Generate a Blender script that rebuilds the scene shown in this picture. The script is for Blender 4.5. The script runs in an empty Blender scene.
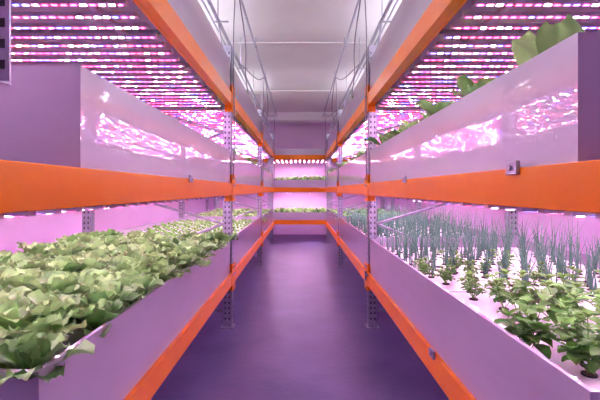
import bpy, math, random
from mathutils import Vector
rng = random.Random(7)
EYE = 1.3
scene = bpy.context.scene
try:
    scene.view_settings.view_transform = 'Standard'
except Exception: pass

# ------------------------------------------------ materials
def new_mat(name):
    m = bpy.data.materials.new(name); m.use_nodes = True
    nt = m.node_tree
    return m, nt, nt.nodes['Principled BSDF']

def surf(name, c1, c2=None, rough=.5, rough2=None, metal=0, scale=5, detail=4, bump=0, bscale=None, spec=None, stretch=(1,1,1), coat=0, bdist=.02):
    m, nt, b = new_mat(name)
    tc = nt.nodes.new('ShaderNodeTexCoord'); mp = nt.nodes.new('ShaderNodeMapping')
    mp.inputs['Scale'].default_value = stretch
    nt.links.new(tc.outputs['Object'], mp.inputs['Vector'])
    n = nt.nodes.new('ShaderNodeTexNoise'); n.inputs['Scale'].default_value = scale; n.inputs['Detail'].default_value = detail
    nt.links.new(mp.outputs[0], n.inputs['Vector'])
    r = nt.nodes.new('ShaderNodeValToRGB')
    r.color_ramp.elements[0].position = .3; r.color_ramp.elements[1].position = .7
    r.color_ramp.elements[0].color = (*c1, 1); r.color_ramp.elements[1].color = (*(c2 or c1), 1)
    nt.links.new(n.outputs['Fac'], r.inputs[0]); nt.links.new(r.outputs[0], b.inputs['Base Color'])
    b.inputs['Roughness'].default_value = rough
    if rough2 is not None:
        mr = nt.nodes.new('ShaderNodeMapRange'); mr.inputs[3].default_value = rough; mr.inputs[4].default_value = rough2
        nt.links.new(n.outputs['Fac'], mr.inputs[0]); nt.links.new(mr.outputs[0], b.inputs['Roughness'])
    b.inputs['Metallic'].default_value = metal
    if coat:
        b.inputs['Coat Weight'].default_value = coat; b.inputs['Coat Roughness'].default_value=.012; b.inputs['Coat IOR'].default_value=2.0
    if bump:
        n2 = nt.nodes.new('ShaderNodeTexNoise'); n2.inputs['Scale'].default_value = bscale or scale*3; n2.inputs['Detail'].default_value=1
        nt.links.new(mp.outputs[0], n2.inputs['Vector'])
        bp = nt.nodes.new('ShaderNodeBump'); bp.inputs['Strength'].default_value = bump; bp.inputs['Distance'].default_value = bdist
        nt.links.new(n2.outputs['Fac'], bp.inputs['Height']); nt.links.new(bp.outputs[0], b.inputs['Normal'])
        if coat: nt.links.new(bp.outputs[0], b.inputs['Coat Normal'])
    return m

M_floor = surf('floor_concrete', (.125,.105,.27), (.22,.18,.40), rough=.28, rough2=.5, scale=2.2, detail=8, bump=.10, bscale=25)
M_ceil = surf('ceiling_paint', (.78,.77,.80), (.84,.83,.86), rough=.6, scale=1.5)
M_wall = surf('wall_paint', (.82,.62,.88), (.90,.70,.96), rough=.55, scale=1.2)
M_orange = surf('orange_powder_coat', (.96,.235,.003), (1.0,.28,.005), rough=.27, scale=6, bump=.04, bscale=60)
M_galv = surf('galvanized_steel', (.36,.36,.46), (.56,.56,.66), rough=.32, rough2=.5, metal=.75, scale=22)
M_tray = surf('tray_gloss', (.57,.52,.66), (.64,.59,.73), rough=.3, scale=2, bump=.05, bscale=5, stretch=(1,1,3.6), coat=1, bdist=.02)
M_trayin = surf('tray_panel_white', (.84,.82,.87), (.90,.88,.92), rough=.5, scale=4)
M_dark = surf('dark_rubber_and_holes', (.015,.015,.02), (.03,.03,.035), rough=.5)  # rubber, cups and joints; also the painted dark of steel slots
M_alu = surf('aluminium_bar', (.6,.50,.68), (.75,.64,.82), rough=.4, metal=.4, scale=10)
M_cable = surf('cable_grey', (.12,.11,.16), (.20,.18,.24), rough=.5)
M_soil = surf('grow_plug', (.10,.07,.05), (.2,.14,.1), rough=.9, scale=60)

def emis(name, col, s):
    m, nt, b = new_mat(name)
    b.inputs['Base Color'].default_value = (.8,.8,.8,1)
    b.inputs['Emission Color'].default_value = (*col,1); b.inputs['Emission Strength'].default_value = s
    return m
M_tube = emis('added_tube_light', (1.0,.87,1.0), 80)  # glow of the added, unseen ceiling lights

def led_mat(name, k, P=.04):
    m, nt, b = new_mat(name)
    N = nt.nodes; Lk = nt.links
    tc = N.new('ShaderNodeTexCoord')
    sx = N.new('ShaderNodeSeparateXYZ'); Lk.new(tc.outputs['UV'], sx.inputs[0])
    # UV.x is metres along the bar, UV.y the bar number
    dv = N.new('ShaderNodeMath'); dv.operation='DIVIDE'; dv.inputs[1].default_value = P; Lk.new(sx.outputs[0], dv.inputs[0])
    fr = N.new('ShaderNodeMath'); fr.operation='FRACT'; Lk.new(dv.outputs[0], fr.inputs[0])
    lt = N.new('ShaderNodeMath'); lt.operation='LESS_THAN'; lt.inputs[1].default_value=.6; Lk.new(fr.outputs[0], lt.inputs[0])
    fl = N.new('ShaderNodeMath'); fl.operation='FLOOR'; Lk.new(dv.outputs[0], fl.inputs[0])
    cb = N.new('ShaderNodeCombineXYZ'); Lk.new(fl.outputs[0], cb.inputs[0]); Lk.new(sx.outputs[1], cb.inputs[1])
    wn = N.new('ShaderNodeTexWhiteNoise'); wn.noise_dimensions='2D'; Lk.new(cb.outputs[0], wn.inputs['Vector'])
    rp = N.new('ShaderNodeValToRGB'); rp.color_ramp.interpolation='CONSTANT'
    e = rp.color_ramp.elements
    e[0].position=0; e[0].color=(.09,.003,.010,1)
    e[1].position=.38; e[1].color=(1,.66,1,1)
    x=e.new(.58); x.color=(.005,.009,.09,1)
    x=e.new(.80); x.color=(.10,.005,.045,1)
    Lk.new(wn.outputs['Value'], rp.inputs[0]); Lk.new(rp.outputs[0], b.inputs['Emission Color'])
    ml = N.new('ShaderNodeMath'); ml.operation='MULTIPLY'; ml.inputs[1].default_value=k; Lk.new(lt.outputs[0], ml.inputs[0])
    Lk.new(ml.outputs[0], b.inputs['Emission Strength'])
    b.inputs['Base Color'].default_value=(.7,.5,.75,1)
    return m
M_led = led_mat('led_chips', 250)
M_ledE = led_mat('led_chips_dense', 330)

def leaf_mat(name, dark, light, rib, transl=.3, rough=.4):
    m, nt, b = new_mat(name); N=nt.nodes; Lk=nt.links
    at = N.new('ShaderNodeAttribute'); at.attribute_name='lf'
    sp = N.new('ShaderNodeSeparateColor'); Lk.new(at.outputs['Color'], sp.inputs[0])
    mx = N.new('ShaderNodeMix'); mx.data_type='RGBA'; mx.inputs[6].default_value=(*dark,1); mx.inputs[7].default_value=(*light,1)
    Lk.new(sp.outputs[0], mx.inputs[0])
    rr = N.new('ShaderNodeMapRange'); rr.inputs[1].default_value=.62; rr.inputs[2].default_value=1.0
    Lk.new(sp.outputs[1], rr.inputs[0])
    mx2 = N.new('ShaderNodeMix'); mx2.data_type='RGBA'; mx2.inputs[7].default_value=(*rib,1)
    Lk.new(rr.outputs[0], mx2.inputs[0]); Lk.new(mx.outputs[2], mx2.inputs[6])
    Lk.new(mx2.outputs[2], b.inputs['Base Color']); b.inputs['Roughness'].default_value=rough
    tr = N.new('ShaderNodeBsdfTranslucent'); Lk.new(mx2.outputs[2], tr.inputs[0])
    ms = N.new('ShaderNodeMixShader'); ms.inputs[0].default_value=transl
    Lk.new(b.outputs[0], ms.inputs[1]); Lk.new(tr.outputs[0], ms.inputs[2])
    Lk.new(ms.outputs[0], N['Material Output'].inputs[0])
    return m
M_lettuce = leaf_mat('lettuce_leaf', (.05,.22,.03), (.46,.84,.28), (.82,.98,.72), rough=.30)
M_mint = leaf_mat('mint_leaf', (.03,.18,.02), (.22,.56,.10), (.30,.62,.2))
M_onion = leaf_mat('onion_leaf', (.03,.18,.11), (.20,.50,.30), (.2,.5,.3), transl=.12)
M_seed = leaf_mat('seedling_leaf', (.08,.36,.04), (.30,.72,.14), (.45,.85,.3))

# ------------------------------------------------ mesh builder
class MB:
    def __init__(s): s.v=[]; s.f=[]; s.m=[]; s.c=[]; s.uv={}
    def box(s,x0,x1,y0,y1,z0,z1,m=0):
        b=len(s.v)
        s.v += [(x0,y0,z0),(x1,y0,z0),(x1,y1,z0),(x0,y1,z0),(x0,y0,z1),(x1,y0,z1),(x1,y1,z1),(x0,y1,z1)]
        for q in ((3,2,1,0),(4,5,6,7),(0,1,5,4),(1,2,6,5),(2,3,7,6),(3,0,4,7)):
            s.f.append(tuple(b+i for i in q)); s.m.append(m)
    def quad(s,pts,m=0,uv=None):
        b=len(s.v); s.v+=pts; 
        if uv: s.uv[len(s.f)]=uv
        s.f.append((b,b+1,b+2,b+3)); s.m.append(m)
    def cyl(s,p0,p1,r,n=8,m=0,r2=None,cap=True):
        p0=Vector(p0);p1=Vector(p1);d=(p1-p0).normalized(); r2=r if r2 is None else r2
        a=d.orthogonal().normalized(); c=d.cross(a); b=len(s.v)
        for p,rr in((p0,r),(p1,r2)):
            for i in range(n):
                t=2*math.pi*i/n; s.v.append(tuple(p+a*rr*math.cos(t)+c*rr*math.sin(t)))
        for i in range(n):
            j=(i+1)%n; s.f.append((b+i,b+j,b+n+j,b+n+i)); s.m.append(m)
        if cap:
            s.f.append(tuple(b+i for i in reversed(range(n)))); s.m.append(m)
            s.f.append(tuple(b+n+i for i in range(n))); s.m.append(m)
    def leaf(s,base,az,L,W,e0,e1,nu=6,nv=2,ruf=.0,cup=.3,shade=.5,prof='spoon',rnd=rng):
        b=len(s.v); r=0;h=0; ca,sa=math.cos(az),math.sin(az); ph=rnd.random()*6; k=rnd.uniform(5,9)
        for i in range(nu+1):
            u=i/nu; el=e0+(e1-e0)*u**1.2
            if i: r+=math.cos(el)*L/nu; h+=math.sin(el)*L/nu
            if prof=='spoon':
                w = W*.22 if u<.22 else W*max(.25,math.sqrt(max(0,1-((u-.62)/.42)**2)))
            else: w = W*max(.06,math.sin(math.pi*min(1,u*.97+.03))**.8)
            for j in range(-nv,nv+1):
                t=j/nv; lat=t*w
                n=cup*t*t*w + ruf*abs(t)*math.sin(k*u*2+ph+t*2.5)*u
                rr=r-math.sin(el)*n; hh=h+math.cos(el)*n
                s.v.append((base[0]+rr*ca-lat*sa, base[1]+rr*sa+lat*ca, base[2]+hh))
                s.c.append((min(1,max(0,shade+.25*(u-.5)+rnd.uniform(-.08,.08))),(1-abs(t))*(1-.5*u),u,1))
        q=2*nv+1
        for i in range(nu):
            for j in range(2*nv):
                a=b+i*q+j; s.f.append((a,a+1,a+q+1,a+q)); s.m.append(0)
    def make(s,name,mats,parent=None,smooth=False,bevel=0):
        me=bpy.data.meshes.new(name); me.from_pydata(s.v,[],s.f); 
        for m in mats: me.materials.append(m)
        me.polygons.foreach_set('material_index',s.m)
        if smooth: me.polygons.foreach_set('use_smooth',[True]*len(s.f))
        if s.c and len(s.c)==len(s.v):
            at=me.color_attributes.new('lf','FLOAT_COLOR','POINT')
            at.data.foreach_set('color',[x for c in s.c for x in c])
        if s.uv:
            ul=me.uv_layers.new(name='UVMap')
            for fi,uvs in s.uv.items():
                for li,uvv in zip(me.polygons[fi].loop_indices,uvs): ul.data[li].uv=uvv
        me.update()
        o=bpy.data.objects.new(name,me); scene.collection.objects.link(o)
        if parent: o.parent=parent
        if bevel:
            md=o.modifiers.new('bevel','BEVEL'); md.width=bevel; md.segments=2; md.limit_method='ANGLE'
        return o
def empty(name,loc=(0,0,0)):
    o=bpy.data.objects.new(name,None); o.location=loc; o.empty_display_size=.1; scene.collection.objects.link(o); return o

# ------------------------------------------------ room shell
XW=2.75; YB=11.7; YF=-2.2; H=EYE+2.06
def room(name,b,m):
    x=MB(); x.box(*b); return x.make(name,[m])
room('floor',(-XW-.1,XW+.1,YF-.1,YB+.1,-.1,0),M_floor)
room('ceiling',(-XW-.1,XW+.1,YF-.1,YB+.1,H,H+.1),M_ceil)
room('wall_left',(-XW-.1,-XW,YF,YB,0,H),M_wall)
room('wall_right',(XW,XW+.1,YF,YB,0,H),M_wall)
room('wall_back',(-XW-.1,XW+.1,YB,YB+.1,0,H),M_wall)
room('wall_front',(-XW-.1,XW+.1,YF-.1,YF,0,H),M_wall)
for i,y in enumerate((2.9,5.6,8.3)):
    x=MB(); x.box(-XW,XW,y-.03,y+.03,H-.012,H); x.make('trim_%d'%(i+1),[M_ceil])
x=MB(); x.box(-XW,XW,10.6,11.0,H-.22,H); x.make('ceiling_downstand_beam',[M_ceil],bevel=.01)

# ------------------------------------------------ racks
XF=.645; XB=2.05; PY=[.72,3.8,6.8,9.75]
LV=[EYE-.775, EYE+.065, EYE+.905]   # beam tops
BH=.115; PT=EYE+1.36
def upright(mb,x0,x1,yc,sgn,w=.075):
    y0,y1=yc-w/2,yc+w/2; t=.005
    web = (x1-t,x1) if sgn>0 else (x0,x0+t)
    mb.box(web[0],web[1],y0,y1,.012,PT,0)
    mb.box(x0,x1,y0,y0+t,.012,PT,0); mb.box(x0,x1,y1-t,y1,.012,PT,0)
    lip=(x0,x0+t) if sgn>0 else (x1-t,x1)
    mb.box(lip[0],lip[1],y0,y0+.02,.012,PT,0); mb.box(lip[0],lip[1],y1-.02,y1,.012,PT,0)
    mb.box(x0-.02,x1+.02,y0-.025,y1+.025,0,.012,0)
    z=.08
    while z<PT-.05:
        for yy in (yc-.02,yc+.02):
            xa = x1+.0006 if sgn>0 else x0-.0006
            mb.quad([(xa,yy-.006,z),(xa,yy+.006,z),(xa,yy+.004,z+.026),(xa,yy-.004,z+.026)],1)  # slot drawn as a dark quad, shade of the hole painted on solid web
        ya=y0-.0006; xm=(x0+x1)/2
        for dx in (-.018,.018):
            mb.quad([(xm+dx-.006,ya,z),(xm+dx+.006,ya,z),(xm+dx+.006,ya,z+.02),(xm+dx-.006,ya,z+.02)],1)  # same painted dark for the side holes
        z+=.05
    for dy in (y0-.015,y1+.015): mb.cyl(((x0+x1)/2,dy,.012),((x0+x1)/2,dy,.03),.008,6,0)

def rack(side):
    S=side
    root=empty('pallet_rack',(S*(XF+XB)/2,5.2,0)); inv=(-S*(XF+XB)/2,-5.2,0)
    def fin(mb,name,mats,**k):
        mb.v=[(a+inv[0],b+inv[1],c) for a,b,c in mb.v]
        return mb.make(name,mats,parent=root,**k)
    up=MB()
    for yc in PY:
        for xa,sg in ((XF,-S),(XB-.08,S)):
            x0,x1=sorted((S*xa,S*(xa+.08)))
            upright(up,x0,x1,yc,sg)
    fin(up,'uprights',[M_galv,M_dark])
    br=MB()
    for yc in PY:
        zs=[.15,.50,.98,1.34,1.85,2.2,2.6]
        flip=False
        for i in range(len(zs)-1):
            a,b=(XF+.08,XB-.08) if not flip else (XB-.08,XF+.08)
            br.cyl((S*a,yc,zs[i]),(S*b,yc,zs[i+1]),.014,6)
            flip=not flip
        for z in (.15,2.6): br.cyl((S*(XF+.08),yc,z),(S*(XB-.08),yc,z),.014,6)
    fin(br,'frame_braces',[M_galv])
    bm=MB(); cl=MB()
    for lz in LV:
        for i in range(3):
            ya,yb=PY[i]+.04,PY[i+1]-.04
            for xf,sg in ((XF-.012,1),(XB+.012,-1)):
                x0,x1=sorted((S*xf,S*(xf+sg*.05)))
                bm.box(x0,x1,ya,yb,lz-BH,lz)
                xa,xb=sorted((S*(xf+sg*.05),S*(xf+sg*.068)))
                bm.box(xa,xb,ya,yb,lz-BH,lz-.03)
                for yy in (ya,yb):
                    xx0,xx1=sorted((S*xf,S*(xf-sg*.006)))
                    d=.05
                    bm.box(xx0,xx1,yy-d,yy+d,lz-.17,lz+.08)
                    for dz in (-.13,-.02,.045):
                        cl.cyl((S*(xf-sg*.006),yy,lz+dz),(S*(xf-sg*.015),yy,lz+dz),.007,6)
                xx0,xx1=sorted((S*(xf),S*(xf+sg*.075)))
                bm.box(xx0,xx1,ya-.084,ya-.079,lz-.17,lz+.08)
    fin(bm,'load_beams',[M_orange],bevel=.003)
    fin(cl,'connector_bolts',[M_galv])
    cb=MB()
    for lz in LV:
        for i in range(3):
            y=PY[i]+.35
            while y<PY[i+1]-.2:
                x0,x1=sorted((S*(XF+.056),S*(XB-.056)))
                cb.box(x0,x1,y-.02,y+.02,lz-.028,lz-.001); y+=.6
    fin(cb,'cross_bars',[M_galv])
rack(-1); rack(1)

# ------------------------------------------------ trays
PANEL=.075  # panel depth below rim
def tray(S,lz,y0,y1,h,xf=XF+.008,xb=XB-.02,holes=None,x0=None,x1=None):
    mb=MB()
    if x0 is None: x0,x1=sorted((S*xf,S*xb))
    z0=lz; z1=lz+h; t=.006
    mb.box(x0,x1,y0,y1,z0,z0+t,0)
    mb.box(x0,x0+t,y0,y1,z0+t,z1,0); mb.box(x1-t,x1,y0,y1,z0+t,z1,0)
    mb.box(x0+t,x1-t,y0,y0+t,z0+t,z1,0); mb.box(x0+t,x1-t,y1-t,y1,z0+t,z1,0)
    l=.014
    mb.box(x0-.0,x0+l,y0,y1,z1,z1+.006,0); mb.box(x1-l,x1,y0,y1,z1,z1+.006,0)
    mb.box(x0+l,x1-l,y0,y0+l,z1,z1+.006,0); mb.box(x0+l,x1-l,y1-l,y1,z1,z1+.006,0)
    zp=z1-PANEL
    mb.box(x0+t,x1-t,y0+t,y1-t,zp-.03,zp,1)
    if holes:
        y=y0+.6
        while y<y1-.3:
            mb.box(x0+t,x1-t,y-.002,y+.002,zp,zp+.0012,2); y+=.6
        for (hx,hy) in holes:
            mb.cyl((hx,hy,zp),(hx,hy,zp+.005),.021,12,2)
            mb.cyl((hx,hy,zp+.005),(hx,hy,zp+.008),.015,10,3)
    return mb.make('grow_tray',[M_tray,M_trayin,M_dark,M_soil])

def grid(S,y0,y1,sp,xf=XF+.09,xb=XB-.1,jit=.0,stag=True):
    out=[]; y=y0; r=0
    while y<=y1:
        x=xf+(sp/2 if (r%2 and stag) else 0)
        while x<=xb:
            out.append((S*x+rng.uniform(-jit,jit),y+rng.uniform(-jit,jit))); x+=sp
        y+=sp*.92; r+=1
    return out

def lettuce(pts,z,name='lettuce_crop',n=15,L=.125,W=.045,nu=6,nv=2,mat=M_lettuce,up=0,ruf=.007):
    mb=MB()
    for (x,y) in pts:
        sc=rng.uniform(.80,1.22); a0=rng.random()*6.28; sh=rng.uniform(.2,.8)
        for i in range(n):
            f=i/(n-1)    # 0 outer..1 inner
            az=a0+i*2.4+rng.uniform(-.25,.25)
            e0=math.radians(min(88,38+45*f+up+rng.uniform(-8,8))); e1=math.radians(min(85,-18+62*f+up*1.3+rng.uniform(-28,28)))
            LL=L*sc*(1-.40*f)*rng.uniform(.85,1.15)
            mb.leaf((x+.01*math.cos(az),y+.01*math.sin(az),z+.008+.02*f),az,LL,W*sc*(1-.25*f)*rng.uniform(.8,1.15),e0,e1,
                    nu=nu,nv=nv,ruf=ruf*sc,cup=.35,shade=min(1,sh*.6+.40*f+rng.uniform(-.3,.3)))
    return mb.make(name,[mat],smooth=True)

def mint(pts,z,name='mint_crop',h=(.10,.2),stems=4,L=.052,lean=(.05,.9)):
    mb=MB()
    for (x,y) in pts:
        size=rng.uniform(.6,1.2)
        for k in range(stems):
            az=rng.random()*6.28; ln=rng.uniform(*lean); H_=rng.uniform(*h)*size; n=5
            p=Vector((x,y,z+.006)); d=Vector((math.cos(az)*ln,math.sin(az)*ln,1)).normalized()
            q=p+d*H_; b=len(mb.v)
            for pp,rr in ((p,.0025),(q,.0014)):
                for j in range(4):
                    t=j*1.5708; mb.v.append((pp.x+rr*math.cos(t),pp.y+rr*math.sin(t),pp.z)); mb.c.append((.9,0,0,1))
            for j in range(4):
                c=(j+1)%4; mb.f.append((b+j,b+c,b+4+c,b+4+j)); mb.m.append(0)
            for i in range(n):
                f=(i+1)/n
                if f<.3: continue
                c=p+d*H_*f; a=az+i*1.57
                for s in (0,math.pi):
                    LL=L*(1.15-.45*f)*rng.uniform(.75,1.3)*size
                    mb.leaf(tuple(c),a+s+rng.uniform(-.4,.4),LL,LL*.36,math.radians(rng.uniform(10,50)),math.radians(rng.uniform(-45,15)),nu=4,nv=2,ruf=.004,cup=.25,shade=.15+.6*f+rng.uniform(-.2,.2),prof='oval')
            for s in range(3):
                mb.leaf(tuple(q),az+s*2.1,L*.55,L*.2,math.radians(60),math.radians(20),nu=3,nv=2,cup=.4,shade=.9,prof='oval')
    return mb.make(name,[M_mint],smooth=True)

def onions(pts,z,name='green_onion_crop',h=(.16,.30)):
    mb=MB()
    for (x,y) in pts:
        if rng.random()<.06: continue
        hs=rng.uniform(.7,1.12)
        for k in range(rng.randint(3,7)):
            az=rng.random()*6.28; n=5; H_=rng.uniform(*h)*hs; ln=rng.uniform(.05,.65)+(.7 if rng.random()<.15 else 0); p=Vector((x+rng.uniform(-.01,.01),y+rng.uniform(-.01,.01),z+.004))
            r0=rng.uniform(.0025,.0038); b=len(mb.v); sh=rng.random()
            for i in range(n+1):
                f=i/n; rr=r0*(1-.8*f**1.8)
                for j in range(3):
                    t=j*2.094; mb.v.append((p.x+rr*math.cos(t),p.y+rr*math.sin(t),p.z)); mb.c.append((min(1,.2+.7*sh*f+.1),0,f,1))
                ang=ln*(.2+1.3*f*f); p=p+Vector((math.sin(ang)*math.cos(az),math.sin(ang)*math.sin(az),math.cos(ang)))*(H_/n)
            for i in range(n):
                for j in range(3):
                    a=b+i*3+j; c=b+i*3+(j+1)%3; mb.f.append((a,c,c+3,a+3)); mb.m.append(0)
    return mb.make(name,[M_onion],smooth=True)

HL=.315; HU=.30
zL=LV[0]+HL-PANEL; zM=LV[1]+HU-PANEL; zU=LV[2]+HU-PANEL
# --- left lower
b1=grid(-1,1.09,3.64,.18,xf=XF+.06,jit=.03)
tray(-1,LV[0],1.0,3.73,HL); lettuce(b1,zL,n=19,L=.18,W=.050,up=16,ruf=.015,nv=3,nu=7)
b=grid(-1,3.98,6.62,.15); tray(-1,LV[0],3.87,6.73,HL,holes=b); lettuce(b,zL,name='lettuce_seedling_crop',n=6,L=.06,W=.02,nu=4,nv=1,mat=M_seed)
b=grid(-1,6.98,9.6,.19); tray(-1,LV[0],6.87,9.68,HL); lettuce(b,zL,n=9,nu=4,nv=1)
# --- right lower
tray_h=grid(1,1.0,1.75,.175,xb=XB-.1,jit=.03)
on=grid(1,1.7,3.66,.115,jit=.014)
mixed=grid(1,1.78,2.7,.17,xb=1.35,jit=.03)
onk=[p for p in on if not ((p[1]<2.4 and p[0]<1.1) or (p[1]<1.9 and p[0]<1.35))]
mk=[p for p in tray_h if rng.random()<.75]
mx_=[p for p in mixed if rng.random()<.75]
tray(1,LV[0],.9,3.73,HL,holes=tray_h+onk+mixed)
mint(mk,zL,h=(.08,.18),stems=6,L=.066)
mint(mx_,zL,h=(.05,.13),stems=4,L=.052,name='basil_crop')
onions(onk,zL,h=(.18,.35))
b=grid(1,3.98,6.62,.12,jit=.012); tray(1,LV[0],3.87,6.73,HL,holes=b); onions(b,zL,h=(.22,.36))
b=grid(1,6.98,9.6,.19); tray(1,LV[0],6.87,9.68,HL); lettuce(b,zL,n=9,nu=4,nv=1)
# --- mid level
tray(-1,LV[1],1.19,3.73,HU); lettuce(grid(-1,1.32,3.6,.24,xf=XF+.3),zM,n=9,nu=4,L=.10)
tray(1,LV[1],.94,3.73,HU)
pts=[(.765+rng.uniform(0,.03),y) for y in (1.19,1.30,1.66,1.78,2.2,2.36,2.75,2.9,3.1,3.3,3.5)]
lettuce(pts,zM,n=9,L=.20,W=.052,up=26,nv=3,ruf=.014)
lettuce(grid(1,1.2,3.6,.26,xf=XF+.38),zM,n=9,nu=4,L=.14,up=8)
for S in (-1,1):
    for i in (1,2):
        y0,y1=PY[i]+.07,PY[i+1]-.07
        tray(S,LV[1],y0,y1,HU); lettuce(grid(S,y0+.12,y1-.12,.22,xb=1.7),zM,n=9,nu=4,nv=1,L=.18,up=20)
# --- upper level
for S in (-1,1):
    for i in range(3):
        y0,y1=(PY[i]+.07,PY[i+1]-.07)
        tray(S,LV[2],y0,y1,HU); lettuce(grid(S,y0+.12,y1-.12,.24,xb=1.4,xf=XF+.14),zU,n=8,nu=4,nv=1,L=.13)

# ------------------------------------------------ LED grow lights
def leds(x0,x1,y0,y1,z,along='x',sp=.118,name='led_grow_light',w=.0065,ml=None):
    mb=MB(); i=0
    if along=='x':
        y=y0
        while y<=y1:
            mb.box(x0,x1,y-.016,y+.016,z,z+.018,0)
            mb.quad([(x0+.02,y-w,z-.001),(x0+.02,y+w,z-.001),(x1-.02,y+w,z-.001),(x1-.02,y-w,z-.001)],1,
                    uv=[(0,i+.5),(0,i+.5),(x1-x0-.04,i+.5),(x1-x0-.04,i+.5)])
            y+=sp; i+=1
        for xx in (x0+.18,x1-.18): mb.box(xx-.015,xx+.015,y0-.03,y1+.03,z+.018,z+.038,0)
        for xx in (x0+.18,x1-.18):
            for yy in (y0+.15,(y0+y1)/2,y1-.15): mb.cyl((xx,yy,z+.038),(xx,yy,z+.105),.003,5,0)
    else:
        x=x0
        while x<=x1:
            mb.box(x-.016,x+.016,y0,y1,z,z+.018,0)
            mb.quad([(x-w,y0+.02,z-.001),(x-w,y1-.02,z-.001),(x+w,y1-.02,z-.001),(x+w,y0+.02,z-.001)],1,
                    uv=[(0,i+.5),(y1-y0-.04,i+.5),(y1-y0-.04,i+.5),(0,i+.5)])
            x+=sp; i+=1
        for yy in (y0+.15,y1-.15): 
            mb.box(x0-.03,x1+.03,yy-.015,yy+.015,z+.018,z+.038,0)
            for xx in (x0+.1,x1-.1): mb.cyl((xx,yy,z+.038),(xx,yy,z+.12),.003,5,0)
    return mb.make(name,[M_alu,ml or M_led])
for S in (-1,1):
    for lz in LV[1:]:
        for i in range(3):
            x0,x1=sorted((S*(XF+.075),S*(XB-.075)))
            leds(x0,x1,PY[i]+.12,PY[i+1]-.12,lz-.135)

# ------------------------------------------------ end rack
def end_rack():
    y0,y1=10.35,11.35
    root=empty('cross_aisle_rack',(0,y0,0))
    def fin(mb,name,mats,**k):
        mb.v=[(a,b-y0,c) for a,b,c in mb.v]; return mb.make(name,mats,parent=root,**k)
    xs=(-2.4,-.8,.8,2.4)
    up=MB()
    for x in xs:
        for yy in (y0,y1): up.box(x-.035,x+.035,yy-.03,yy+.03,0,EYE+1.0)
        up.cyl((x,y0,.2),(x,y1,.9),.014,6); up.cyl((x,y1,.9),(x,y0,1.6),.014,6)
    fin(up,'uprights',[M_galv])
    bm=MB()
    for lz in LV:
        for a,b_ in zip(xs[:-1],xs[1:]):
            for yy in (y0-.04,y1+.0): bm.box(a+.035,b_-.035,yy,yy+.04,lz-BH,lz)
    fin(bm,'load_beams',[M_orange],bevel=.004)
end_rack()
for k,lz in enumerate(LV):
    tray(1,lz,10.33,11.33,.19 if k!=2 else .15,x0=-.75,x1=.75)
    if k<2:
        pts=[(x,y) for x in [-.62+.155*i for i in range(9)] for y in (10.5,10.75,11.0,11.2)]
        lettuce(pts,lz+.19-PANEL,n=9,nu=4,nv=1,L=.2,up=22)
for lz in LV[1:]:
    leds(-.72,.72,10.4,11.3,lz-.14,along='y',sp=.12,w=.012,ml=M_ledE)

# ------------------------------------------------ ceiling lights added out of view above the racks to brighten the ceiling
for S in (-1,1):
    for y in (1.6,4.6,7.6):
        mb=MB()
        mb.box(S*1.35-.06,S*1.35+.06,y-.62,y+.62,H-.16,H-.12,0)
        for dx in (-.03,.03): mb.cyl((S*1.35+dx,y-.6,H-.18),(S*1.35+dx,y+.6,H-.18),.014,8,1)
        for dy in (-.5,.5): mb.cyl((S*1.35,y+dy,H-.12),(S*1.35,y+dy,H),.005,6,0)
        mb.make('added_ceiling_light',[M_alu,M_tube])

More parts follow.
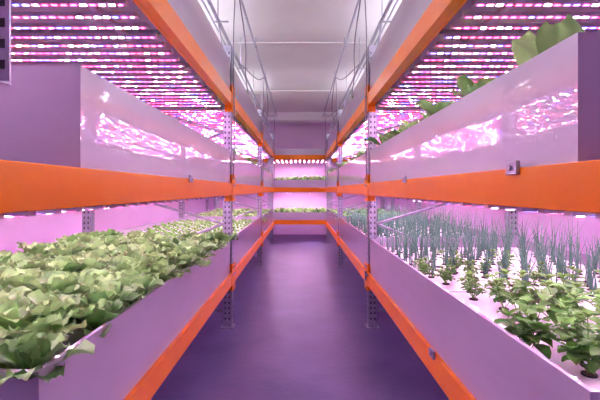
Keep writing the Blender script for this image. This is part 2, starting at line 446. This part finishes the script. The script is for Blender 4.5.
# ------------------------------------------------ conduits, cables
def cable(pts,r=.0065):
    cu=bpy.data.curves.new('power_cable','CURVE'); cu.dimensions='3D'; cu.bevel_depth=r; cu.bevel_resolution=2
    sp=cu.splines.new('BEZIER'); sp.bezier_points.add(len(pts)-1)
    for bp,p in zip(sp.bezier_points,pts):
        bp.co=p; bp.handle_left_type=bp.handle_right_type='AUTO'
    o=bpy.data.objects.new('power_cable',cu); cu.materials.append(M_cable); scene.collection.objects.link(o)
for S in (-1,1):
    mb=MB()
    X=S*.80; z=EYE+1.66
    mb.cyl((X,-2.1,z),(X,11.6,z),.018,8)
    mb.cyl((X+S*.07,-2.1,z+.03),(X+S*.07,11.6,z+.03),.010,8)
    X2=S*.60; z2=EYE+1.93
    mb.cyl((X2,-2.1,z2),(X2,10.5,z2),.014,8)
    y=.9
    while y<10.3: 
        mb.cyl((X,y,z),(X,y,H),.005,6); mb.box(X-.03,X+.1,y-.012,y+.012,z-.025,z-.015)
        mb.cyl((X2,y,z2),(X2,y,H),.006,6); mb.cyl((X2,y-.02,z2),(X2,y+.02,z2),.02,8)
        y+=1.5
    for yc in PY: 
        mb.cyl((X,yc+.1,z),(S*.70,yc+.1,EYE+1.0),.009,6)
    mb.make('electrical_conduit',[M_galv])
    for k in range(3):
        y0=.9+3*k
        cable([(S*.60,y0,EYE+1.93),(S*.58,y0+.35,EYE+1.55),(S*.64,y0+.8,EYE+1.36),(S*.67,y0+1.35,EYE+1.20)])
        y0+=1.4
        cable([(S*.78,y0,EYE+1.66),(S*.64,y0+.5,EYE+1.62),(S*.60,y0+1.0,EYE+1.75),(S*.60,y0+1.5,EYE+1.93)])
        # drop cable down the face of the upright
        yp=PY[k+1]-.06
        cable([(S*.60,yp,EYE+1.93),(S*.62,yp,EYE+1.5),(S*.622,yp,EYE+1.1),(S*.615,yp,EYE+.7),(S*.618,yp,EYE+.3),(S*.622,yp,EYE+.1)],.005)

# hanging light bracket near left
mb=MB()
mb.box(-.655,-.625,.86,.865,EYE+.235,EYE+.80); mb.box(-.655,-.65,.865,.90,EYE+.235,EYE+.80)
z=EYE+.26
while z<EYE+.78:
    mb.quad([(-.646,.8594,z),(-.634,.8594,z),(-.634,.8594,z+.02),(-.646,.8594,z+.02)],1); z+=.045  # perforations are dark quads painting the shade inside the holes
mb.make('hanging_bracket',[M_galv,M_dark])
# strap on the right upright
mb=MB()
zz=EYE-.80
mb.box(XF-.022,XF+.075,3.70,3.86,zz,zz+.018); mb.box(XF-.03,XF-.014,3.77,3.80,zz-.05,zz+.03)
mb.make('rubber_strap',[M_dark])
# tray clips on beams
for (S,y,lz) in ((1,1.18,LV[1]),(1,2.4,LV[1]),(1,1.9,LV[0]),(-1,2.3,LV[1])):
    mb=MB(); xa=S*(XF-.012)
    x0,x1=sorted((xa-S*.012,xa)); mb.box(x0,x1,y-.03,y+.03,lz-.02,lz+.02)
    mb.cyl((xa-S*.012,y,lz),(xa-S*.018,y,lz),.008,8)
    mb.make('tray_clip',[M_galv],bevel=.002)

# ------------------------------------------------ world & camera
w=bpy.data.worlds.new('World'); scene.world=w; w.use_nodes=True
w.node_tree.nodes['Background'].inputs[0].default_value=(.25,.15,.35,1); w.node_tree.nodes['Background'].inputs[1].default_value=.3
cd=bpy.data.cameras.new('camera'); cam=bpy.data.objects.new('camera',cd); scene.collection.objects.link(cam)
cam.location=(0,0,EYE); cam.rotation_euler=(math.radians(90),0,0)
cd.lens=24; cd.sensor_width=36; cd.shift_y=-10/600; cd.shift_x=0; cd.clip_start=.05
scene.camera=cam
